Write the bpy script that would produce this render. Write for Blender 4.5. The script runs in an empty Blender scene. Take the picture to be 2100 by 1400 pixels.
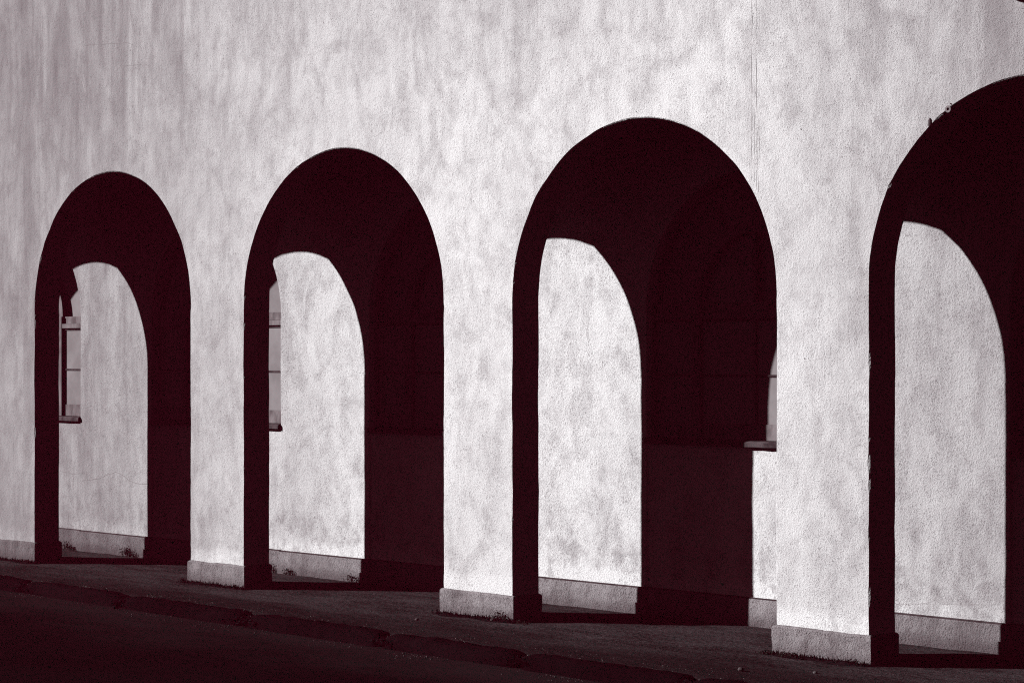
import bpy, bmesh, math, random
from mathutils import Vector, Matrix, noise
R = random.Random(7)
sc = bpy.context.scene
COL = sc.collection

# ------------------------------------------------------------------ camera, sky, sun, exposure
# world axes: +X runs along the arcade, +Y goes into the building, +Z up; z = 0 is the walkway
F, V, CY, H, CD = 4701.27, 4470.09, 725.05, 2.4, 14.134
N_ = math.hypot(F, V)
cam_d = bpy.data.cameras.new('camera')
cam = bpy.data.objects.new('camera', cam_d); COL.objects.link(cam); sc.camera = cam
cam_d.sensor_width = 36.0; cam_d.lens = F / 2100 * 36
cam_d.shift_y = (CY - 700) / 2100
cam_d.clip_start = 0.1; cam_d.clip_end = 2000
fw = Vector((-F / N_, V / N_, 0)); rt = Vector((V / N_, F / N_, 0)); up = Vector((0, 0, 1))
m = Matrix((rt, up, -fw)).transposed().to_4x4(); m.translation = Vector((0, -CD, H))
cam.matrix_world = m

SUN = Vector((0.781, 0.625, -0.4239)).normalized()          # direction the light travels
elev = math.asin(-SUN.z); rot = math.atan2(-SUN.x, -SUN.y)
w = bpy.data.worlds.new('World'); sc.world = w; w.use_nodes = True
wn, wl = w.node_tree.nodes, w.node_tree.links
bg = wn['Background']; bg.inputs['Strength'].default_value = 0.10
sky = wn.new('ShaderNodeTexSky'); sky.sky_type = 'NISHITA'; sky.sun_disc = False
sky.sun_elevation = elev; sky.sun_rotation = rot
bw = wn.new('ShaderNodeRGBToBW'); wl.new(sky.outputs[0], bw.inputs[0])
tint = wn.new('ShaderNodeMix'); tint.data_type = 'RGBA'; tint.blend_type = 'MULTIPLY'; tint.inputs['Factor'].default_value = 1
wl.new(bw.outputs[0], tint.inputs['A']); tint.inputs['B'].default_value = (0.056, 0.024, 0.029, 1)   # deep maroon sky of the toned print
wl.new(tint.outputs['Result'], bg.inputs['Color'])
sd = bpy.data.lights.new('sun', 'SUN'); sd.energy = 4.75; sd.angle = math.radians(0.5); sd.color = (1.0, 0.985, 0.985)
sd.cycles.max_bounces = 0
so = bpy.data.objects.new('sun', sd); COL.objects.link(so); so.location = (-20, -20, 20)
so.rotation_euler = SUN.to_track_quat('-Z', 'Y').to_euler()
vs = sc.view_settings
vs.view_transform = 'Standard'; vs.look = 'None'; vs.gamma = 1; vs.exposure = 0.52; vs.use_curve_mapping = False
sc.render.engine = 'CYCLES'
sc.cycles.use_denoising = False; sc.cycles.filter_width = 1.1      # keep the stucco grain crisp

# ------------------------------------------------------------------ helpers
def tag(o, label=None, cat=None, group=None, kind=None):
    if label: o['label'] = label
    if cat: o['category'] = cat
    if group: o['group'] = group
    if kind: o['kind'] = kind
    return o
def link(name, me, mat, parent=None):
    o = bpy.data.objects.new(name, me)
    if mat and not me.materials: me.materials.append(mat)
    COL.objects.link(o)
    if parent:
        o.parent = parent
        o.matrix_parent_inverse = Matrix.Translation(-abs_loc(parent))
    return o
def abs_loc(o):
    v = Vector(o.location)
    return v if not o.parent else v          # parents are top-level Empties or meshes at the origin
def from_bm(name, bm, mat, parent=None, smooth=False):
    me = bpy.data.meshes.new(name); bm.to_mesh(me); bm.free()
    if smooth:
        for p in me.polygons: p.use_smooth = True
    return link(name, me, mat, parent)
def from_py(name, vs_, fs, mat, parent=None, smooth=False):
    me = bpy.data.meshes.new(name); me.from_pydata(vs_, [], fs); me.update()
    if smooth:
        for p in me.polygons: p.use_smooth = True
    return link(name, me, mat, parent)
def empty(name, loc):
    o = bpy.data.objects.new(name, None); COL.objects.link(o); o.location = loc; o.empty_display_size = .3
    return o
def box_bm(bm, x0, x1, y0, y1, z0, z1):
    vv = [bm.verts.new((x, y, z)) for x in (x0, x1) for y in (y0, y1) for z in (z0, z1)]
    for f in ((0,1,3,2),(4,6,7,5),(0,4,5,1),(2,3,7,6),(0,2,6,4),(1,5,7,3)): bm.faces.new([vv[i] for i in f])
    return vv
def box(name, x0, x1, y0, y1, z0, z1, mat, parent=None, bevel=0.0):
    bm = bmesh.new(); box_bm(bm, x0, x1, y0, y1, z0, z1)
    if bevel: bmesh.ops.bevel(bm, geom=bm.edges[:], offset=bevel, segments=2, affect='EDGES', profile=.5)
    return from_bm(name, bm, mat, parent)

# ------------------------------------------------------------------ materials
class NT:
    def __init__(s, name):
        s.m = bpy.data.materials.new(name); s.m.use_nodes = True
        s.t = s.m.node_tree; s.n = s.t.nodes; s.l = s.t.links
        s.b = s.n['Principled BSDF']
        g = s.n.new('ShaderNodeNewGeometry'); s.pos = g.outputs['Position']
        s.b.inputs['Roughness'].default_value = .95
        s.b.inputs['Specular IOR Level'].default_value = .0
    def put(s, sock, v):
        if isinstance(v, (int, float, tuple)): sock.default_value = v
        else: s.l.new(v, sock)
    def math(s, op, a, b=0.0, c=None, clamp=False):
        n = s.n.new('ShaderNodeMath'); n.operation = op; n.use_clamp = clamp
        s.put(n.inputs[0], a); s.put(n.inputs[1], b)
        if c is not None: s.put(n.inputs[2], c)
        return n.outputs[0]
    def noise(s, scale, detail=4, rough=.55, stretch=(1, 1, 1), dist=0.0, off=(0, 0, 0)):
        mp = s.n.new('ShaderNodeMapping'); s.l.new(s.pos, mp.inputs[0])
        mp.inputs['Scale'].default_value = stretch; mp.inputs['Location'].default_value = off
        n = s.n.new('ShaderNodeTexNoise'); s.l.new(mp.outputs[0], n.inputs['Vector'])
        n.inputs['Scale'].default_value = scale; n.inputs['Detail'].default_value = detail
        n.inputs['Roughness'].default_value = rough; n.inputs['Distortion'].default_value = dist
        return n.outputs['Fac']
    def ramp(s, v, lo, hi, a=0.0, b=1.0, smooth=True):
        n = s.n.new('ShaderNodeMapRange'); n.interpolation_type = 'SMOOTHSTEP' if smooth else 'LINEAR'
        s.put(n.inputs[0], v); n.inputs[1].default_value = lo; n.inputs[2].default_value = hi
        n.inputs[3].default_value = a; n.inputs[4].default_value = b
        return n.outputs[0]
    def sep(s):
        n = s.n.new('ShaderNodeSeparateXYZ'); s.l.new(s.pos, n.inputs[0]); return n.outputs
    def mix(s, f, a, b):
        n = s.n.new('ShaderNodeMix'); n.data_type = 'RGBA'
        s.put(n.inputs['Factor'], f); s.put(n.inputs['A'], a); s.put(n.inputs['B'], b)
        return n.outputs['Result']
    def bump(s, h, dist, strength=1.0):
        n = s.n.new('ShaderNodeBump'); n.inputs['Strength'].default_value = strength
        n.inputs['Distance'].default_value = dist; s.l.new(h, n.inputs['Height'])
        s.l.new(n.outputs[0], s.b.inputs['Normal'])
    def color(s, c): s.put(s.b.inputs['Base Color'], c)

def plaster_mat(name, clean, dirt_falloff, plinth=False):
    k = NT(name)
    x, y, z = k.sep()
    grain = k.noise(118, 1, .5)
    grain2 = k.noise(52, 2, .6, (1, 1, .8))
    coarse = k.noise(18, 4, .6)
    mott = k.noise(4.5, 7, .68)
    mottv = k.noise(3.6, 8, .7, (1, 1, .55), .8, (3, 1, 0))
    trowel = k.noise(1.7, 6, .6, (1, 1, .75), 2.2, (7, 3, 2))
    big = k.noise(0.75, 4, .5, (1, 1, .8), .4)
    streak = k.noise(2.3, 8, .66, (1, 1, .20), .55, (5, 2, 1))
    streak2 = k.noise(7.0, 6, .65, (1, 1, .13), .35)
    # light falloff painted in towards both ends and wall head, mixed with rain-streaked stains
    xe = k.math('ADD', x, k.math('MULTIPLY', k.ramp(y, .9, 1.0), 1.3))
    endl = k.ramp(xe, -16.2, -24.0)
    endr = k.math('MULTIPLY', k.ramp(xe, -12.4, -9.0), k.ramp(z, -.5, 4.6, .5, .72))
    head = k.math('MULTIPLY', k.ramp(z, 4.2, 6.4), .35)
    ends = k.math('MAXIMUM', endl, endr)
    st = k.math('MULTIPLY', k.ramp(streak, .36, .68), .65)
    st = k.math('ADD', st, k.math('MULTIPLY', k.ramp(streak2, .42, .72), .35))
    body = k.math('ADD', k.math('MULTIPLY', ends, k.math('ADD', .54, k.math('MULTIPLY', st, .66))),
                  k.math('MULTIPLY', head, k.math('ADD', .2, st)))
    patch = k.math('ADD', k.math('MULTIPLY', k.ramp(mott, .45, .72), .20), k.math('MULTIPLY', k.ramp(mottv, .45, .72), .20))
    patch = k.math('ADD', patch, k.math('MULTIPLY', k.ramp(big, .42, .7), .10))
    patch = k.math('ADD', patch, k.math('MULTIPLY', k.ramp(trowel, .48, .66), .10))
    pitmask = k.ramp(mottv, .32, .60, .30, 1.35)
    pits = k.math('ADD', k.math('MULTIPLY', k.ramp(grain, .53, .70), .44), k.math('MULTIPLY', k.ramp(grain2, .58, .72), .40))
    pits = k.math('MULTIPLY', pits, pitmask)
    run = k.math('MULTIPLY', k.ramp(streak, .52, .74), .13)
    patch = k.math('ADD', patch, run)
    if not plinth:
        rise = k.math('MULTIPLY', k.math('MULTIPLY', k.ramp(z, 1.0, .25), k.ramp(y, .9, 1.0)), k.math('MULTIPLY', k.ramp(mott, .46, .66), .32))
        patch = k.math('ADD', patch, rise)
    else:
        patch = k.math('MULTIPLY', patch, 1.5)
    if plinth:
        low = k.math('MULTIPLY', k.ramp(k.math('ADD', z, k.math('MULTIPLY', k.math('SUBTRACT', mott, .5), .3)), .15, .0), .6)
        d = k.math('ADD', k.math('ADD', k.math('MULTIPLY', body, .5), patch), k.math('ADD', pits, low))
        d = k.math('ADD', d, k.math('MULTIPLY', k.ramp(streak2, .45, .75), .25))
    else:
        salt = k.math('MULTIPLY', k.math('MULTIPLY', k.ramp(z, .44, .30), k.ramp(mott, .33, .55)), .28)
        d = k.math('SUBTRACT', k.math('ADD', k.math('ADD', body, patch), pits), salt)
    d = k.math('SUBTRACT', d, k.math('MULTIPLY', pits, .55))
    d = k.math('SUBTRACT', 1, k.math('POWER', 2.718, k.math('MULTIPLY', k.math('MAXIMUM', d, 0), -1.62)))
    k.color(k.mix(k.math('MULTIPLY', pits, .62), k.mix(d, clean, dirt_falloff), tuple(c * .45 for c in dirt_falloff[:3]) + (1,)))
    h = k.math('ADD', k.math('ADD', k.math('MULTIPLY', grain, .75), k.math('MULTIPLY', grain2, .8)), k.math('MULTIPLY', coarse, .55))
    k.bump(h, .010 if plinth else .0060, .9)
    return k.m
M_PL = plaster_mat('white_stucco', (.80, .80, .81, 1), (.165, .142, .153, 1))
M_PLINTH = plaster_mat('grey_cement_render', (.34, .315, .328, 1), (.06, .045, .05, 1), True)

def ground_mat(name, a, b, sc1, bumpd, spots=0.0, shine=0.0):
    k = NT(name)
    x, y, z = k.sep()
    n1 = k.noise(sc1, 8, .65, (.45, 1, 1)); n2 = k.noise(26, 5, .7); n3 = k.noise(110, 2, .6); n0 = k.noise(.45, 3, .5, (.5, 1.3, 1))
    f = k.math('ADD', k.math('MULTIPLY', k.ramp(n1, .35, .68), .55), k.math('MULTIPLY', k.ramp(n2, .35, .7), .35))
    f = k.math('MULTIPLY', f, k.ramp(n0, .3, .65, .45, 1.15))
    if spots: f = k.math('ADD', f, k.math('MULTIPLY', k.ramp(n3, .66, .76), spots))
    k.color(k.mix(f, a, b))
    k.bump(k.math('ADD', n2, k.math('MULTIPLY', n3, .5)), bumpd, .9)
    return k
# walkway: dusty paving, paler near and inside the arcade
kw = NT('walkway_paving')
x, y, z = kw.sep()
n1 = kw.noise(1.6, 8, .66, (.4, 1, 1)); n2 = kw.noise(30, 4, .75, (.6, 1, 1)); n3 = kw.noise(62, 2, .7); n4 = kw.noise(7, 6, .6, (.25, 1, 1))
f = kw.math('ADD', kw.math('MULTIPLY', kw.ramp(n1, .36, .66), .38), kw.math('MULTIPLY', kw.ramp(n4, .42, .64), .28))
f = kw.math('ADD', f, kw.math('MULTIPLY', kw.ramp(n2, .44, .60), .6))
arcade_ramp = kw.ramp(kw.math('ADD', y, kw.math('MULTIPLY', kw.math('SUBTRACT', n1, .5), 1.0)), -1.15, .05, .15, 1.0)
f = kw.math('MULTIPLY', f, arcade_ramp)
f = kw.math('ADD', f, kw.math('MULTIPLY', kw.ramp(n3, .60, .72), .6))
kw.color(kw.mix(f, (.008, .006, .0065, 1), (.066, .056, .060, 1)))
kw.bump(kw.math('ADD', n2, kw.math('MULTIPLY', n3, .6)), .020, 1.0)
M_WALK = kw.m
kr = NT('old_asphalt')
x, y, z = kr.sep()
n1 = kr.noise(.9, 8, .66, (.4, 1, 1)); n2 = kr.noise(20, 5, .7, (.6, 1, 1)); n3 = kr.noise(85, 2, .6)
gut = kr.math('ADD', kr.math('ADD', y, kr.math('MULTIPLY', x, .03)), kr.math('MULTIPLY', kr.math('SUBTRACT', n1, .5), 1.6))
gutter_ramp = kr.ramp(gut, -3.6, -2.0)                                  # paler towards the gutter
f = kr.math('ADD', kr.math('MULTIPLY', kr.ramp(n1, .36, .66), .35), kr.math('MULTIPLY', kr.ramp(n2, .38, .7), .3))
f = kr.math('ADD', f, kr.math('MULTIPLY', gutter_ramp, .55)); f = kr.math('MULTIPLY', f, kr.math('ADD', .35, kr.math('MULTIPLY', gutter_ramp, .65)))
f = kr.math('ADD', f, kr.math('MULTIPLY', kr.ramp(n3, .62, .76), .45))
kr.color(kr.mix(f, (.0022, .0015, .0017, 1), (.0135, .011, .0118, 1)))
kr.bump(kr.math('ADD', n2, kr.math('MULTIPLY', n3, .5)), .009, 1.0)
M_ROAD = kr.m
M_KERB = ground_mat('dark_kerb_stone', (.0015, .001, .0012, 1), (.006, .004, .0048, 1), 3.0, .008, .5).m
M_EARTH = ground_mat('dark_earth', (.004, .003, .0035, 1), (.016, .012, .014, 1), 6.0, .01, .8).m

def plain(name, a, b, scale=14, rough=.8, bumpd=.002, stretch=(1, 1, 1), spec=0.0):
    k = NT(name)
    n = k.noise(scale, 6, .6, stretch); n2 = k.noise(scale * 6, 3, .6)
    f = k.math('ADD', k.math('MULTIPLY', k.ramp(n, .3, .7), .75), k.math('MULTIPLY', n2, .25))
    k.color(k.mix(f, a, b)); k.b.inputs['Roughness'].default_value = rough
    k.b.inputs['Specular IOR Level'].default_value = spec
    if bumpd: k.bump(k.math('ADD', n, n2), bumpd, .6)
    return k.m
M_WOOD = plain('weathered_window_paint', (.085, .068, .073, 1), (.27, .24, .25, 1), 9, .8, .003, (1, 1, .4))
M_PANE = plain('whitewashed_pane', (.20, .18, .187, 1), (.30, .278, .287, 1), 3.0, .7, .001)
M_SILL = plain('worn_sill', (.028, .02, .023, 1), (.115, .093, .10, 1), 12, .9, .005)
M_LEDGE = plain('dirty_ledge', (.03, .02, .023, 1), (.085, .065, .07, 1), 10, .9, .004)
M_CRACK = plain('crack_shadow', (.14, .115, .12, 1), (.36, .33, .34, 1), 30, .9, 0)
M_RIDGE = plain('trowel_ridge', (.44, .42, .43, 1), (.68, .665, .67, 1), 30, .9, .003)
M_CEIL = plain('passage_ceiling', (.42, .39, .4, 1), (.6, .57, .58, 1), 3, .95, .004)
M_WEED = plain('weed_leaf', (.007, .006, .005, 1), (.045, .04, .036, 1), 40, .9, 0)
M_DRY = plain('dry_grass', (.10, .085, .085, 1), (.40, .37, .36, 1), 60, .9, 0)
M_STONE = plain('pebble', (.035, .03, .03, 1), (.12, .105, .11, 1), 25, .9, .004)
M_METAL = plain('old_iron', (.13, .11, .115, 1), (.32, .29, .3, 1), 25, .7, .003)

# ------------------------------------------------------------------ setting: road, walkway, kerb
ROADZ = -0.125
from_py('road', [(-150, -150, ROADZ), (150, -150, ROADZ), (150, 150, ROADZ), (-150, 150, ROADZ)], [(0, 1, 2, 3)], M_ROAD)['kind'] = 'structure'
T, D = 0.3186, 1.3246
S0, S1 = -46.0, 8.0
def kerb_n(s): return -1.27 - .03 * (s + 18)
def fbm(x, y, z=0.0): return noise.fractal(Vector((x, y, z)), .6, 2.0, 4)
vv, ff = [], []
xs = [S0 + i * .12 for i in range(int((S1 - S0) / .12) + 1)]
ny = 30
for i, x_ in enumerate(xs):
    kn = kerb_n(x_) + .16
    for j in range(ny + 1):
        y_ = kn + (D + .4 - kn) * j / ny
        amp = .008 * min(1, j / 6) if y_ < -.1 else .0025
        vv.append((x_, y_, amp * fbm(x_ * 1.3, y_ * 1.3) + (-.02 * (1 - min(1, j / 3.0)) + .006 * fbm(x_ * 2, 5))))
for i in range(len(xs) - 1):
    for j in range(ny):
        a = i * (ny + 1) + j; ff.append((a, a + ny + 1, a + ny + 2, a + 1))
base = len(vv)                                                 # street-side edge going down to the road
for i, x_ in enumerate(xs): vv.append((x_, kerb_n(x_) + .16, ROADZ - .05))
for i in range(len(xs) - 1): ff.append((i * (ny + 1), base + i, base + i + 1, (i + 1) * (ny + 1)))
from_py('walkway', vv, ff, M_WALK, None, True)['kind'] = 'structure'

kerb = empty('kerb', (-14, kerb_n(-14), ROADZ)); kerb['kind'] = 'structure'
joints = [-34.6, -32.7, -30.8, -28.9, -26.9, -25.0, -23.05, -21.12, -19.22, -17.1, -15.08, -13.32, -11.45, -9.5, -7.6, -5.6, -3.7]
def kerb_block(a, b):
    n = 60; prof = [(-.05, -.06), (-.042, .0), (-.03, .06), (-.012, .098), (.02, .120), (.06, .128), (.12, .126), (.19, .112)]
    vs_, fs = [], []
    seed = a * 7.3
    for i in range(n + 1):
        t = i / n; s = a + (b - a) * t
        e = min(t, 1 - t) * (b - a)
        r = min(1, e / .16); r = math.sqrt(max(0, 1 - (1 - r) ** 2)); r = .55 + .45 * r     # ends worn round
        for (py, pz) in prof:
            w_ = .016 * fbm(s * 3, py * 20 + seed, pz * 20) + .006 * noise.noise(Vector((s * 17, pz * 30, seed)))
            yy = kerb_n(s) + .19 - (.19 - py) * (.55 + .45 * r) + w_
            zz = ROADZ + (pz * r if pz > 0 else pz) + (.012 * fbm(s * 4, seed, pz * 9) + .004 * noise.noise(Vector((s * 19, py * 30, seed)))) * (pz > 0)
            vs_.append((s, yy, zz))
    k_ = len(prof)
    for i in range(n):
        for j in range(k_ - 1):
            p = i * k_ + j; fs.append((p, p + k_, p + k_ + 1, p + 1))
    fs.append(tuple(range(k_))); fs.append(tuple(n * k_ + k_ - 1 - j for j in range(k_)))
    return from_py('kerb_block', vs_, fs, M_KERB, kerb, True)
for a, b in zip(joints[:-1], joints[1:]): kerb_block(a + .02 + .03 * R.random(), b - .02 - .04 * R.random())

# ------------------------------------------------------------------ the building
B = empty('arcade_building', (-16.0, 0, 0))
tag(B, 'long white stucco building front with tall round arches opening on a dark passage', 'building')
ZT = 4.392
OPEN = [(-42.62, -39.59), (-38.66, -35.63), (-34.70, -31.66), (-30.73, -27.70), (-26.76, -23.735), (-22.795, -19.765), (-18.83, -15.786), (-14.853, -11.806), (-10.875, -7.915), (-6.905, -3.87), (-2.94, .10), (1.03, 4.06)]
WX0, WX1, WTOP = -44.5, 6.6, 8.2
def wob(a, b, amp): return amp * noise.fractal(Vector((a, b, 3.1)), .8, 2.0, 4)

def chip(u, seed, e): return (max(0.0, noise.noise(Vector((u * 8, seed, 1))) - .33) * .028 + max(0.0, noise.noise(Vector((u * 22, seed, 8))) - .30) * .010) if e else 0.0
def notch(l, r, zt, e, z0, seed, nz=84, na=140, amp=.008):
    """outline of one arched opening, from the foot of its left jamb over the crown to the right foot, grown outwards by e"""
    c, rad = (l + r) / 2, (r - l) / 2; zc = zt - rad
    pts = []
    for i in range(nz):
        z_ = z0 + (zc - z0) * i / nz; pts.append((l - e - chip(z_, seed, e) + wob(z_ * 2.2, seed, amp), z_))
    for i in range(na + 1):
        a = math.pi * (1 - i / na); q = rad + e + chip(a * rad, seed + 9, e) + wob(a * rad * 2.2, seed + 9, amp)
        pts.append((c + q * math.cos(a), zc + q * math.sin(a)))
    for i in range(nz - 1, -1, -1):
        z_ = z0 + (zc - z0) * i / nz; pts.append((r + e + chip(z_, seed + 20, e) + wob(z_ * 2.2, seed + 20, amp), z_))
    return pts

def pierced_wall(name, openings, y0, y1, z0, ztop, holes, mat, parent, e=.009, reveal=True):
    """a thick wall with arched notches down to z0 and round holes; arrises eased by e"""
    bm = bmesh.new()
    def ring(pts, y): return [bm.verts.new((p[0], y, p[1])) for p in pts]
    f_loop, b_loop, strips = [], [], []
    for k, (l, r, zt) in enumerate(openings):
        o0 = ring(notch(l, r, zt, e, z0, k * 3.7), y0); o1 = ring(notch(l, r, zt, 0, z0, k * 3.7), y0 + e)
        o2 = ring(notch(l, r, zt, 0, z0, k * 3.7), y1)
        f_loop += o0; b_loop += o2; strips += [(o0, o1), (o1, o2)]
    corners = [(WX1, z0), (WX1, ztop), (WX0, ztop), (WX0, z0)]
    fc = ring(corners, y0); bc = ring(corners, y1)
    def fill(loop, inner):
        es = [bm.edges.new((loop[i], loop[(i + 1) % len(loop)])) for i in range(len(loop))]
        for lp in inner: es += [bm.edges.new((lp[i], lp[(i + 1) % len(lp)])) for i in range(len(lp))]
        bmesh.ops.triangle_fill(bm, use_beauty=True, use_dissolve=False, edges=es)
    hf, hb = [], []
    for (cx, cz, rad) in holes:
        pts = [(cx + (rad + wob(a * .6, 77, .006)) * math.cos(a), cz + (rad + wob(a * .6, 77, .006)) * math.sin(a)) for a in [2 * math.pi * i / 48 for i in range(48)]]
        a_, b_ = ring(pts, y0), ring(pts, y1); hf.append(a_); hb.append(b_)
    fill(f_loop + fc, hf); fill(b_loop + bc, hb)
    sides = []
    for a_, b_ in strips:
        for i in range(len(a_) - 1): sides.append(bm.faces.new((a_[i], a_[i + 1], b_[i + 1], b_[i])))
    for a_, b_ in zip(hf, hb):
        for i in range(48): sides.append(bm.faces.new((a_[i], a_[(i + 1) % 48], b_[(i + 1) % 48], b_[i])))
    for i in range(3): bm.faces.new((fc[i], fc[i + 1], bc[i + 1], bc[i]))
    bmesh.ops.recalc_face_normals(bm, faces=bm.faces[:])
    return from_bm(name, bm, mat, parent)

OC = (-9.36, 5.325, .41)
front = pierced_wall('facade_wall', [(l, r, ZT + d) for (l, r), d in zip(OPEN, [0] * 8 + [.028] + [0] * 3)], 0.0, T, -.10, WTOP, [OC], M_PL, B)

# cement plinths round the foot of each pier
def plinth(x0, x1, y0, y1, h, seed, nx=30):
    ch = .018
    bm = bmesh.new()
    prof = [(0, -.12), (0, h * .33), (0, h * .66), (0, h - ch), (ch * .55, h - ch * .3), (ch + .004, h)]   # inset, height
    path = []
    def seg(p, q, n): 
        for i in range(n): path.append((p[0] + (q[0] - p[0]) * i / n, p[1] + (q[1] - p[1]) * i / n))
    seg((x0, y0), (x1, y0), nx); seg((x1, y0), (x1, y1), 8); seg((x1, y1), (x0, y1), nx); seg((x0, y1), (x0, y0), 8)
    cx, cy = (x0 + x1) / 2, (y0 + y1) / 2
    rows = []
    for (ins, z_) in prof:
        row = []
        for (px, py) in path:
            j = wob(px * 3 + seed, py * 3 + z_ * 4, .008) + .004 * noise.noise(Vector((px * 17 + seed, py * 17, z_ * 21)))
            jz = wob(px * 2 + seed, py * 2, .008) + .004 * noise.noise(Vector((px * 23, py * 23, seed))) if z_ > 0 else 0
            sx = 1 if px > cx else -1; sy = 1 if py > cy else -1
            ox = -sx * ins if abs(px - x0) < 1e-6 or abs(px - x1) < 1e-6 else 0
            oy = -sy * ins if abs(py - y0) < 1e-6 or abs(py - y1) < 1e-6 else 0
            row.append(bm.verts.new((px + ox + (sx * j if ox or abs(px - x0) < 1e-6 or abs(px - x1) < 1e-6 else 0), py + oy + (sy * j * .6), z_ + jz)))
        rows.append(row)
    n = len(path)
    for a_, b_ in zip(rows[:-1], rows[1:]):
        for i in range(n): bm.faces.new((a_[i], a_[(i + 1) % n], b_[(i + 1) % n], b_[i]))
    bm.faces.new(rows[-1])
    bmesh.ops.recalc_face_normals(bm, faces=bm.faces[:])
    return from_bm('pier_plinth', bm, M_PLINTH, B)
PIERS = [(OPEN[i][1], OPEN[i + 1][0]) for i in range(len(OPEN) - 1)]
for i, (a, b) in enumerate(PIERS): plinth(a - .026, b + .026, -.022, T + .02, .238, i * 5.1)

# ---- inner wall with arched window bays
BAYC = [-17.2 + 3.965 * i for i in range(-6, 6)]
BW = 2.46; CROWN = 4.03; SPR = CROWN - BW / 2
YI = D
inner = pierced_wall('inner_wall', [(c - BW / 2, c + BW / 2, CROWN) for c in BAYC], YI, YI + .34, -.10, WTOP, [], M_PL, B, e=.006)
HP = .25
edges = [(BAYC[i] + BW / 2, BAYC[i + 1] - BW / 2) for i in range(len(BAYC) - 1)]
for i, (a, b) in enumerate(edges):                       # pier plinths of the inner wall, with a proud footing
    o = box('inner_plinth', a - .012, b + .012, YI - .024, YI + .05, -.1, HP - .012, M_PLINTH, B, .004)
    box('plinth_ledge', a - .008, b + .008, YI - .017, YI + .06, HP - .0125, HP + .002, M_LEDGE, B)
    box('plinth_footing', a - .045, b + .02, YI - .034, YI - .026, -.1, .105, M_PLINTH, B, .003)
SILLZ = 1.63
def ring_part(name, cx, z0, r_out, r_in, y0, y1, mat, parent, a0=0, a1=math.pi, n=28):
    bm = bmesh.new(); rows = []
    for i in range(n + 1):
        a = a0 + (a1 - a0) * i / n; ca, sa = math.cos(a), math.sin(a)
        rows.append([bm.verts.new((cx + r * ca, y, z0 + r * sa)) for (r, y) in ((r_out, y0), (r_in, y0), (r_in, y1), (r_out, y1))])
    for p, q in zip(rows[:-1], rows[1:]):
        for j in range(4): bm.faces.new((p[j], q[j], q[(j + 1) % 4], p[(j + 1) % 4]))
    bm.faces.new(rows[0]); bm.faces.new(rows[-1])
    bmesh.ops.recalc_face_normals(bm, faces=bm.faces[:])
    return from_bm(name, bm, mat, parent)
def pane_sector(cx, z0, r0, r1, a0, a1, y, parent, n=16):
    th = .006; bm = bmesh.new(); rows = []
    for i in range(n + 1):
        a = a0 + (a1 - a0) * i / n; ca, sa = math.cos(a), math.sin(a)
        rows.append([bm.verts.new((cx + r * ca, yy, z0 + r * sa)) for (r, yy) in ((r1, y), (r0, y), (r0, y + th), (r1, y + th))])
    for p, q in zip(rows[:-1], rows[1:]):
        for j in range(4): bm.faces.new((p[j], q[j], q[(j + 1) % 4], p[(j + 1) % 4]))
    bm.faces.new(rows[0]); bm.faces.new(rows[-1])
    bmesh.ops.remove_doubles(bm, verts=bm.verts[:], dist=1e-5)
    bmesh.ops.recalc_face_normals(bm, faces=bm.faces[:])
    return from_bm('pane', bm, M_PANE, parent)

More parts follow.
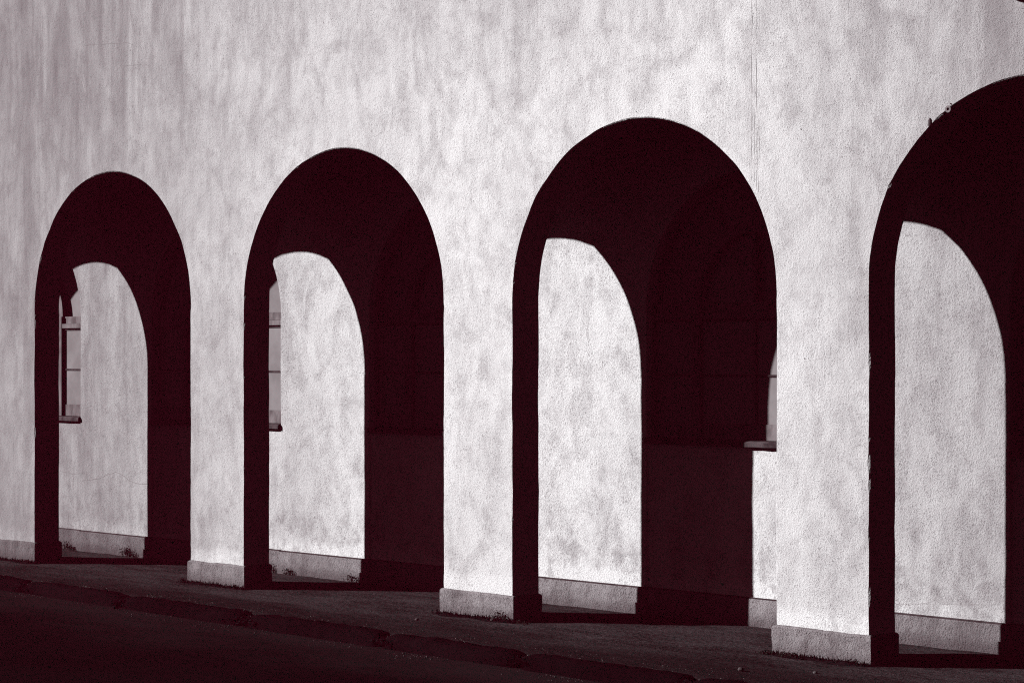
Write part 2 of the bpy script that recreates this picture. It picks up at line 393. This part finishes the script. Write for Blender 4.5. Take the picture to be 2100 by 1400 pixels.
def window(c):
    hw = BW / 2 - .001
    yf, yp, yq = YI + .072, YI + .100, YI + .155          # frame face, pane face, fan pane face
    zb = SILLZ
    # the window part itself is its outer frame (two stiles + arched head + bottom rail)
    bm = bmesh.new(); rows = []
    for (px, pz, qx, qz) in [(-hw, zb, -hw + .05, zb)] + [(hw * math.cos(a), SPR + hw * math.sin(a), (hw - .05) * math.cos(a), SPR + (hw - .05) * math.sin(a)) for a in [math.pi * (1 - i / 40) for i in range(41)]] + [(hw, zb, hw - .05, zb)]:
        rows.append([bm.verts.new((c + u, y_, v_)) for (u, y_, v_) in ((px, yf, pz), (qx, yf, qz), (qx, yf + .12, qz), (px, yf + .12, pz))])
    for p, q in zip(rows[:-1], rows[1:]):
        for j in range(4): bm.faces.new((p[j], q[j], q[(j + 1) % 4], p[(j + 1) % 4]))
    bm.faces.new(rows[0]); bm.faces.new(rows[-1]); bmesh.ops.recalc_face_normals(bm, faces=bm.faces[:])
    win = from_bm('window', bm, M_WOOD, B)
    box('bottom_rail', c - hw + .051, c + hw - .051, yp - .010, yf + .09, zb + .001, zb + .145, M_WOOD, win, .006)
    zt0, zt1 = 2.712, 2.768
    box('transom', c - hw + .051, c + hw - .051, yf - .012, yf + .09, zt0, zt1, M_WOOD, win, .006)
    box('upper_rail', c - hw + .051, c + hw - .051, yp - .006, yf + .09, zt1 + .001, zt1 + .09, M_WOOD, win, .004)
    zl = zt1 + .091
    pi_, po = .62, .72
    for s in (-1, 1):
        x0, x1 = sorted((c + s * pi_, c + s * po))
        box('post', x0, x1, yf - .017, yp - .013, zb + .001, zl, M_WOOD, win, .006)
        a, b = sorted((c + s * (po + .001), c + s * (hw - .051)))        # side lights
        box('pane', a, b, yp, yp + .006, zb + .146, 2.195, M_PANE, win)
        box('pane', a, b, yp, yp + .006, 2.215, zt0 - .022, M_PANE, win)
        box('muntin', a, b, yp - .012, yp + .01, 2.196, 2.214, M_SILL, win)
        box('head_bead', a, b, yp - .014, yp + .01, zt0 - .021, zt0 - .004, M_SILL, win)
        a, b = sorted((c + s * .0255, c + s * (pi_ - .001)))             # the pair in the middle
        box('pane', a, b, yp, yp + .006, zb + .146, 2.195, M_PANE, win)
        box('pane', a, b, yp, yp + .006, 2.215, zt0 - .022, M_PANE, win)
        box('muntin', a, b, yp - .012, yp + .01, 2.196, 2.214, M_SILL, win)
        box('head_bead', a, b, yp - .014, yp + .01, zt0 - .021, zt0 - .004, M_SILL, win)
    box('mullion', c - .025, c + .025, yf + .006, yf + .09, zb + .146, zt0 - .001, M_WOOD, win, .005)
    # fan above the transom: an inner arch, one upright, radial bars
    ring_part('inner_arch', c, zl, po, pi_, yf - .0, yf + .095, M_WOOD, win)
    box('upright', c - .025, c + .025, yf + .008, yf + .08, zl, zl + pi_ - .002, M_WOOD, win, .005)
    rr = hw - .052 - (zl - SPR)
    for k, (a0, a1) in enumerate(((0, 60), (60, 120), (120, 180))):
        pane_sector(c, zl, po + .001, rr + .04, math.radians(a0), math.radians(a1), yq, win)
    for a in (60, 120):
        bm = bmesh.new(); a = math.radians(a)
        vv_ = box_bm(bm, po + .002, rr - .002, yq - .03, yq - .001, -.02, .02)
        bmesh.ops.rotate(bm, verts=bm.verts[:], cent=(0, 0, 0), matrix=Matrix.Rotation(-a, 3, 'Y'))
        bmesh.ops.translate(bm, verts=bm.verts[:], vec=(c, 0, zl))
        from_bm('radial_bar', bm, M_WOOD, win)
    for a0, a1 in ((0, 90), (90, 180)):
        pane_sector(c, zl, 0.0, pi_ - .002, math.radians(a0), math.radians(a1), yq + .001, win, 12)
    # sill: worn slab standing a little proud of the wall
    bm = bmesh.new(); n = 24; rows = []
    for i in range(n + 1):
        xx = c - BW / 2 + .004 + (BW - .008) * i / n
        j = wob(xx * 4, c, .006)
        inside = -.03 < xx - (c - BW / 2) and xx < c + BW / 2 + .03
        rows.append([bm.verts.new(p) for p in ((xx, YI - .034 + j, SILLZ - .052 + j * .5), (xx, YI - .033 + j, SILLZ - .014), (xx, YI - .02 + j, SILLZ - .004), (xx, YI - .001, SILLZ), (xx, YI - .001, SILLZ - .056))])
    for p, q in zip(rows[:-1], rows[1:]):
        for j in range(5): bm.faces.new((p[j], q[j], q[(j + 1) % 5], p[(j + 1) % 5]))
    bm.faces.new(rows[0]); bm.faces.new(rows[-1]); bmesh.ops.recalc_face_normals(bm, faces=bm.faces[:])
    from_bm('sill', bm, M_SILL, win)
    box('sill_board', c - hw + .001, c + hw - .001, YI + .001, yf + .06, SILLZ - .05, SILLZ - .0005, M_SILL, win)
    # wall under the window
    box('window_apron', c - hw, c + hw, YI + .016, YI + .2, -.1, SILLZ - .051, M_PL, B)
    box('inner_plinth', c - hw - .0, c + hw, YI - .008, YI + .0155, -.1, HP - .008, M_PLINTH, B, .003)
    box('plinth_ledge', c - hw, c + hw, YI - .002, YI + .0155, HP - .0079, HP + .004, M_LEDGE, B)
    return win
for c in BAYC: window(c)
box('passage_ceiling', WX0, WX1, T + .002, YI - .002, 4.75, 4.90, M_CEIL, B)
box('roof_slab', WX0, WX1, T + .002, YI + 6, WTOP - .3, WTOP - .02, M_CEIL, B)
box('back_wall', WX0, WX1, YI + 5.8, YI + 6, -.1, WTOP - .31, M_PL, B)
for (xx, nm) in ((WX0, 'end_wall'), (WX1 - .2, 'end_wall')): box(nm, xx, xx + .2, YI + .36, YI + 5.79, -.1, WTOP - .31, M_PL, B)
ring_part('opening_rim', OC[0], OC[1], OC[2] + .035, OC[2] - .004, -.012, .03, M_PL, B, 0, 2 * math.pi, 48)

# ---- marks in the plaster: two ridges left by a trowel, cracks, chips
def tube(name, pts, r, mat, parent, n=5, taper=False):
    bm = bmesh.new(); rows = []
    for i, p in enumerate(pts):
        d = (Vector(pts[min(i + 1, len(pts) - 1)]) - Vector(pts[max(i - 1, 0)])).normalized()
        a = d.cross(Vector((0, 1, 0))).normalized(); b = a.cross(d)
        q = r * (1 - .8 * i / len(pts)) if taper else r
        rows.append([bm.verts.new(Vector(p) + q * (math.cos(t) * a + math.sin(t) * b)) for t in [2 * math.pi * k / n for k in range(n)]])
    for p, q in zip(rows[:-1], rows[1:]):
        for k in range(n): bm.faces.new((p[k], p[(k + 1) % n], q[(k + 1) % n], q[k]))
    return from_bm(name, bm, mat, parent, True)
def ridge(dx, z0, z1, seed, r):
    pts = []; n = 70
    for i in range(n + 1):
        z_ = z0 + (z1 - z0) * i / n
        pts.append((-12.035 + dx + .018 * noise.noise(Vector((seed, z_ * 1.1, 0))) + .006 * noise.noise(Vector((seed, z_ * 7, 3))), r * .55 + .002 * noise.noise(Vector((seed, z_ * 5, 9))), z_))
    return tube('plaster_ridge', pts, r, M_RIDGE, B)
ridge(-.028, 3.80, 8.1, 1.0, .0048); ridge(.022, 3.72, 8.1, 4.0, .0042); ridge(.045, 3.70, 4.3, 6.0, .0026); ridge(.0, 3.78, 4.7, 8.5, .0026)
def crack(pts, y, r=.003):
    out = []
    for (a, b) in zip(pts[:-1], pts[1:]):
        for i in range(6):
            t = i / 6; out.append((a[0] + (b[0] - a[0]) * t + R.uniform(-.004, .004), y, a[1] + (b[1] - a[1]) * t + R.uniform(-.004, .004)))
    out.append((pts[-1][0], y, pts[-1][1]))
    return tube('crack', out, r, M_CRACK, B, 4)
def at(px, py, y):
    """pixel of the 2100 px wide photograph -> point on the plane at depth y (used only to measure positions)"""
    Y = (CD + y) * N_ / (px - 1050 + V)
    return ((px - 1050) * Y / F * V / N_ - Y * F / N_, H - (py - CY) * Y / F)
crack([at(a, b, YI) for a, b in ((168, 985), (204, 981), (222, 972), (238, 968), (254, 975), (264, 985), (282, 991), (312, 994))], YI + .0005)
crack([at(a, b, YI + .016) for a, b in ((122, 966), (140, 968), (148, 972), (163, 970))], YI + .0165, .0025)
crack([at(a, b, 0) for a, b in ((170, 93), (200, 92), (236, 90), (262, 88), (272, 93))], .0002, .0016)
crack([at(a, b, 0) for a, b in ((255, 137), (262, 135), (290, 133), (308, 136))], .0002, .0016)
crack([at(a, b, YI) for a, b in ((1838, 1238), (1900, 1238), (1960, 1239), (2052, 1239))], YI + .0003, .0014)
def lump(name, loc, r, mat, parent, seed, flat=(1, 1, 1), sub=2):
    bm = bmesh.new(); bmesh.ops.create_icosphere(bm, subdivisions=sub, radius=1)
    for v in bm.verts:
        q = 1 + .35 * noise.noise(v.co * 1.7 + Vector((seed, 0, 0)))
        v.co = Vector((v.co.x * r * flat[0] * q + loc[0], v.co.y * r * flat[1] * q + loc[1], v.co.z * r * flat[2] * q + loc[2]))
    return from_bm(name, bm, mat, parent, sub > 1)
def on_arch4(px, py): 
    p = at(px, py, 0); return (p[0], -.004, p[1])
p = on_arch4(1945, 224)
ring_part('cable_eye', p[0], p[2], .026, .011, -.008, .006, M_METAL, B, 0, 2 * math.pi, 18)
p = on_arch4(1907, 252); lump('plaster_chip', p, .024, M_SILL, B, 3.3, (.6, .22, 1.4))
for px, py in ((1950, 213), (1953, 216), (1951, 218)): lump('plaster_chip', on_arch4(px, py), .006, M_LEDGE, B, px, (1, .6, 1), 1)
for i, (px, py) in enumerate(((1305, 229), (1650, 735), (1643, 265))):
    lump('pit', on_arch4(px, py), .005, M_LEDGE, B, i * 3.0, (.7, .5, 1.2), 1)

# ------------------------------------------------------------------ weeds, stones, litter
def blade(vs_, fs, base, ang, lean, h, w_, curl=.3):
    d = Vector((math.cos(ang), math.sin(ang), 0)); s = Vector((-d.y, d.x, 0)); b0 = len(vs_)
    for k, t in enumerate((0, .4, .75, 1)):
        p = Vector(base) + d * (lean * h * t * (1 + curl * t)) + Vector((0, 0, h * (t - .25 * lean * t * t)))
        ww = w_ * (1, .9, .55, .05)[k]
        vs_.append(tuple(p - s * ww)); vs_.append(tuple(p + s * ww))
    for k in range(3): fs.append((b0 + 2 * k, b0 + 2 * k + 1, b0 + 2 * k + 3, b0 + 2 * k + 2))
def leaf(vs_, fs, p, size, rr):
    n = Vector((rr.uniform(-1, 1), rr.uniform(-1, 1), rr.uniform(-.2, 1))).normalized()
    a = n.orthogonal().normalized(); b = n.cross(a); b0 = len(vs_)
    for (u, v_) in ((-1, 0), (-.3, .55), (.5, .5), (1, 0), (.5, -.5), (-.3, -.55)): vs_.append(tuple(Vector(p) + size * (u * a + v_ * b) + n * size * .15 * (1 - u * u)))
    fs.append((b0, b0 + 1, b0 + 2, b0 + 3)); fs.append((b0, b0 + 3, b0 + 4, b0 + 5))
def weed(loc, spread, h, label, group, seed, wall=1, slant=0.0, nl=70):
    """leafy weed: stems with small leaves; wall=1 keeps it in front of the wall it grows against"""
    rr = random.Random(seed); vs_, fs = [], []
    for i in range(max(6, nl // 6)):
        x0 = rr.uniform(-.5, .5) * spread; top = h * (1 - abs(x0 / spread) * 1.1) * rr.uniform(.5, 1.0) + .01
        top = max(.015, top * (1 + slant * x0 / spread))
        yb = -abs(rr.gauss(0, .02)) - .008
        blade(vs_, fs, (x0, yb, -.004), rr.uniform(0, 6.28), .18, top, .0035)
        for q in range(6):
            t = rr.uniform(.2, 1)
            leaf(vs_, fs, (x0 + rr.gauss(0, .018), min(-.006, yb + rr.gauss(0, .014)), top * t), rr.uniform(.004, .0105), rr)
    o = from_py('weed', vs_, fs, M_WEED); o.location = loc
    return tag(o, label, 'weed', group)
YB = YI - .036
G1 = 'weeds growing against the inner wall'
def on_y(px, y): return at(px, 1000, y)[0]
weed((on_y(268, YB), YB, 0), .34, .13, 'low dark weed at the foot of the lit inner wall behind the far left arch', G1, 11, nl=170, slant=-.9)
weed((on_y(137, YI - .01), YI - .01, 0), .42, .11, 'dark leafy weed in the corner below the window behind the far left arch', G1, 12, nl=180, slant=-.8)
weed((on_y(564, YI - .01), YI - .01, 0), .10, .13, 'tuft of weed in the recess corner seen just right of the second arch jamb', G1, 13, nl=80)
weed((on_y(596, YB), YB, 0), .12, .11, 'narrow upright weed against the plinth near the left of the second lit patch', G1, 14, nl=90)
weed((on_y(724, YB), YB, 0), .26, .10, 'rambling weed at the right foot of the lit wall behind the second arch', G1, 15, nl=90)
G2 = 'weeds at the feet of the front piers'
weed((-15.0, -.03, 0), .26, .10, 'bushy weed at the right front corner of the second pier plinth', G2, 21, nl=150, slant=.9)
weed((-14.72, -.02, 0), .25, .035, 'sparse low weed in shade under the third arch left jamb', G2, 22, nl=60)
weed((-11.72, -.04, 0), .55, .05, 'dark spreading weed at the left corner of the right-hand pier plinth', G2, 23, nl=220)
weed((-11.02, -.035, 0), .34, .055, 'wiry weed at the right front corner of the right-hand pier plinth', G2, 24, nl=70)
weed((-19.62, -.035, 0), .5, .035, 'thin dark weed along the left half of the first pier plinth', G2, 25, nl=160)
weed((-18.95, -.035, 0), .26, .05, 'small weed at the right corner of the first pier plinth', G2, 26, nl=70)
weed((-22.9, -.035, 0), .30, .05, 'small weed at the foot of the pier at the far left edge', G2, 27, nl=80)

def tuft(loc, n, h, label, group, seed, mat=None):
    rr = random.Random(seed); vs_, fs = [], []
    for i in range(n):
        blade(vs_, fs, (rr.gauss(0, .05), rr.gauss(0, .03), -.01), rr.uniform(0, 6.28), rr.uniform(.2, .9), h * rr.uniform(.4, 1), .0028)
    o = from_py('grass_tuft', vs_, fs, mat or M_DRY); o.location = loc
    return tag(o, label, 'grass tuft', group)
G3 = 'dry grass tufts in the kerb joints'
names = {-19.22: 'dry grass tuft in the kerb joint in front of the far left arch', -17.1: 'dry grass tuft in the kerb joint below the first pier',
         -15.08: 'pale dry grass tuft in the kerb joint left of the second pier', -13.32: 'dry grass tuft in the kerb joint below the third arch',
         -11.45: 'dry grass tuft in the kerb joint at the bottom edge near the right-hand pier', -21.12: 'dry grass tuft in the leftmost kerb joint'}
for i, (s, lb) in enumerate(names.items()): tuft((s + .03, kerb_n(s) + .10, -.055), 16, .055, lb, G3, 40 + i)

def scatter(name, n, fn, mat, seed, rmin, rmax):
    """many tiny crumbs joined into one mesh"""
    rr = random.Random(seed); vs_, fs = [], []
    base_v = [(1,0,0),(-1,0,0),(0,1,0),(0,-1,0),(0,0,1),(0,0,-1)]
    base_f = [(0,2,4),(2,1,4),(1,3,4),(3,0,4),(2,0,5),(1,2,5),(3,1,5),(0,3,5)]
    for i in range(n):
        p = fn(rr); r = rmin + (rmax - rmin) * rr.random() ** 3; b0 = len(vs_); a = rr.uniform(0, 6.28); ca, sa = math.cos(a), math.sin(a)
        k = [rr.uniform(.5, 1.3) for _ in range(3)]
        for v in base_v:
            x_, y_, z_ = v[0] * r * k[0], v[1] * r * k[1], v[2] * r * k[2] * .7
            vs_.append((p[0] + ca * x_ - sa * y_, p[1] + sa * x_ + ca * y_, p[2] + z_))
        fs += [tuple(b0 + q for q in f) for f in base_f]
    return tag(from_py(name, vs_, fs, mat), kind='stuff')
def near_kerb(rr):
    while True:
        s = rr.uniform(-24, -9)
        if noise.noise(Vector((s * 2.3, 4, 0))) > rr.uniform(-.1, .6): break
    return (s, kerb_n(s) + .10 + abs(rr.gauss(0, .16)), .002)
def gutter(rr):
    while True:
        s = rr.uniform(-24, -9)
        if noise.noise(Vector((s * 1.7, 9, 0))) > rr.uniform(-.2, .6): break
    return (s, kerb_n(s) - .05 - abs(rr.gauss(0, .16)), ROADZ + .003)
def on_walk(rr):
    s = rr.uniform(-24, -8); return (s, rr.uniform(kerb_n(s) + .15, -.05), .002)
def joint_pt(rr):
    s = rr.choice(joints[6:15]); return (s + rr.gauss(.02, .10), kerb_n(s) + rr.uniform(-.08, .16), ROADZ + .03 + rr.random() * .06)
tag(scatter('kerb_grit', 700, near_kerb, M_DRY, 60, .0015, .006), 'pale grit and leaf crumbs along the kerb top', 'grit')
tag(scatter('gutter_grit', 1100, gutter, M_STONE, 61, .002, .010), 'dark grit lying in the gutter along the kerb', 'grit')
tag(scatter('walkway_crumbs', 1500, on_walk, M_STONE, 62, .002, .008), 'fine dark crumbs strewn over the walkway', 'crumbs')
tag(scatter('joint_soil', 1300, joint_pt, M_EARTH, 63, .008, .03), 'dark soil filling the kerb joints', 'soil')
# soil and low moss heaped along the feet of the front piers
vs_, fs = [], []
rr = random.Random(5)
for i, (a, b) in enumerate(PIERS[2:9]):
    L = b - a; n = int(L / .02) + 20
    row = []
    for q in range(n + 1):
        s = a - .14 + (L + .24) * q / n
        e = max(0, min(1, (s - a + .14) / .2, (b + .10 - s) / .12))
        hgt = (.020 + .020 * noise.noise(Vector((s * 6, 0, 0))) + .008 * noise.noise(Vector((s * 31, 2, 0)))) * e
        dep = (.09 + .05 * noise.noise(Vector((s * 4, 5, 0)))) * max(.1, e)
        row.append(len(vs_))
        vs_ += [(s, -.018, max(.001, hgt)), (s, -.018 - dep * .4, max(.001, hgt * .75)), (s, -.02 - dep, -.004)]
    for p, q in zip(row[:-1], row[1:]): fs += [(p, p + 1, q + 1, q), (p + 1, p + 2, q + 2, q + 1)]
    for q in range(260):
        s = a + rr.uniform(-.1, L + .06)
        blade(vs_, fs, (s, -.026 - abs(rr.gauss(0, .03)), .005), rr.uniform(0, 6.28), rr.uniform(.1, .8), rr.uniform(.015, .055), .004)
tag(from_py('moss', vs_, fs, M_EARTH), 'dark soil and moss along the feet of the front piers', 'moss', None, 'stuff')
# single stones
def stone(px, py, r, label, seed, z=0.0, mat=None):
    Y = F * (H - z) / (py - CY); X = (px - 1050) * Y / F
    s = X * V / N_ - Y * F / N_; n = X * F / N_ + Y * V / N_ - CD
    o = lump('stone', (0, 0, 0), r, mat or M_STONE, None, seed, (1.2, 1, .75)); o.location = (s, n, z + r * .55)
    tag(o, label, 'stone', 'loose stones on the ground')
stone(1519, 1375, .022, 'pale loose stone on the walkway left of the right-hand pier', 1)
stone(855, 1271, .016, 'dark loose stone on the walkway left of the second pier', 2)
stone(1010, 1273, .022, 'dark stone against the front of the second pier plinth', 3)
stone(1672, 1381, .016, 'dark loose stone on the walkway below the right-hand pier', 4)
stone(236, 1250, .035, 'rough lump of mortar lying in the gutter at the left', 5, ROADZ - .012, M_EARTH)
stone(762, 1325, .020, 'small stone in the gutter by the kerb joint near the second pier', 6, ROADZ - .006, M_EARTH)
stone(1145, 1222, .02, 'small dark stone on the lit floor behind the third arch', 7)

# ------------------------------------------------------------------ added: a thin dark-red veil that lifts the blacks of the print
hz = bpy.data.materials.new('toning_veil_volume'); hz.use_nodes = True
hn = hz.node_tree.nodes; hn.remove(hn['Principled BSDF'])
pv = hn.new('ShaderNodeVolumePrincipled'); pv.inputs['Density'].default_value = .0013; pv.inputs['Color'].default_value = (1, .075, .205, 1)
hz.node_tree.links.new(pv.outputs[0], hn['Material Output'].inputs['Volume'])
tag(box('toning_veil', -155, 155, -155, 155, ROADZ - 1, 9.2, hz), 'added thin dark-red veil over the whole scene that lifts the blacks', 'toning_veil', None, 'stuff')
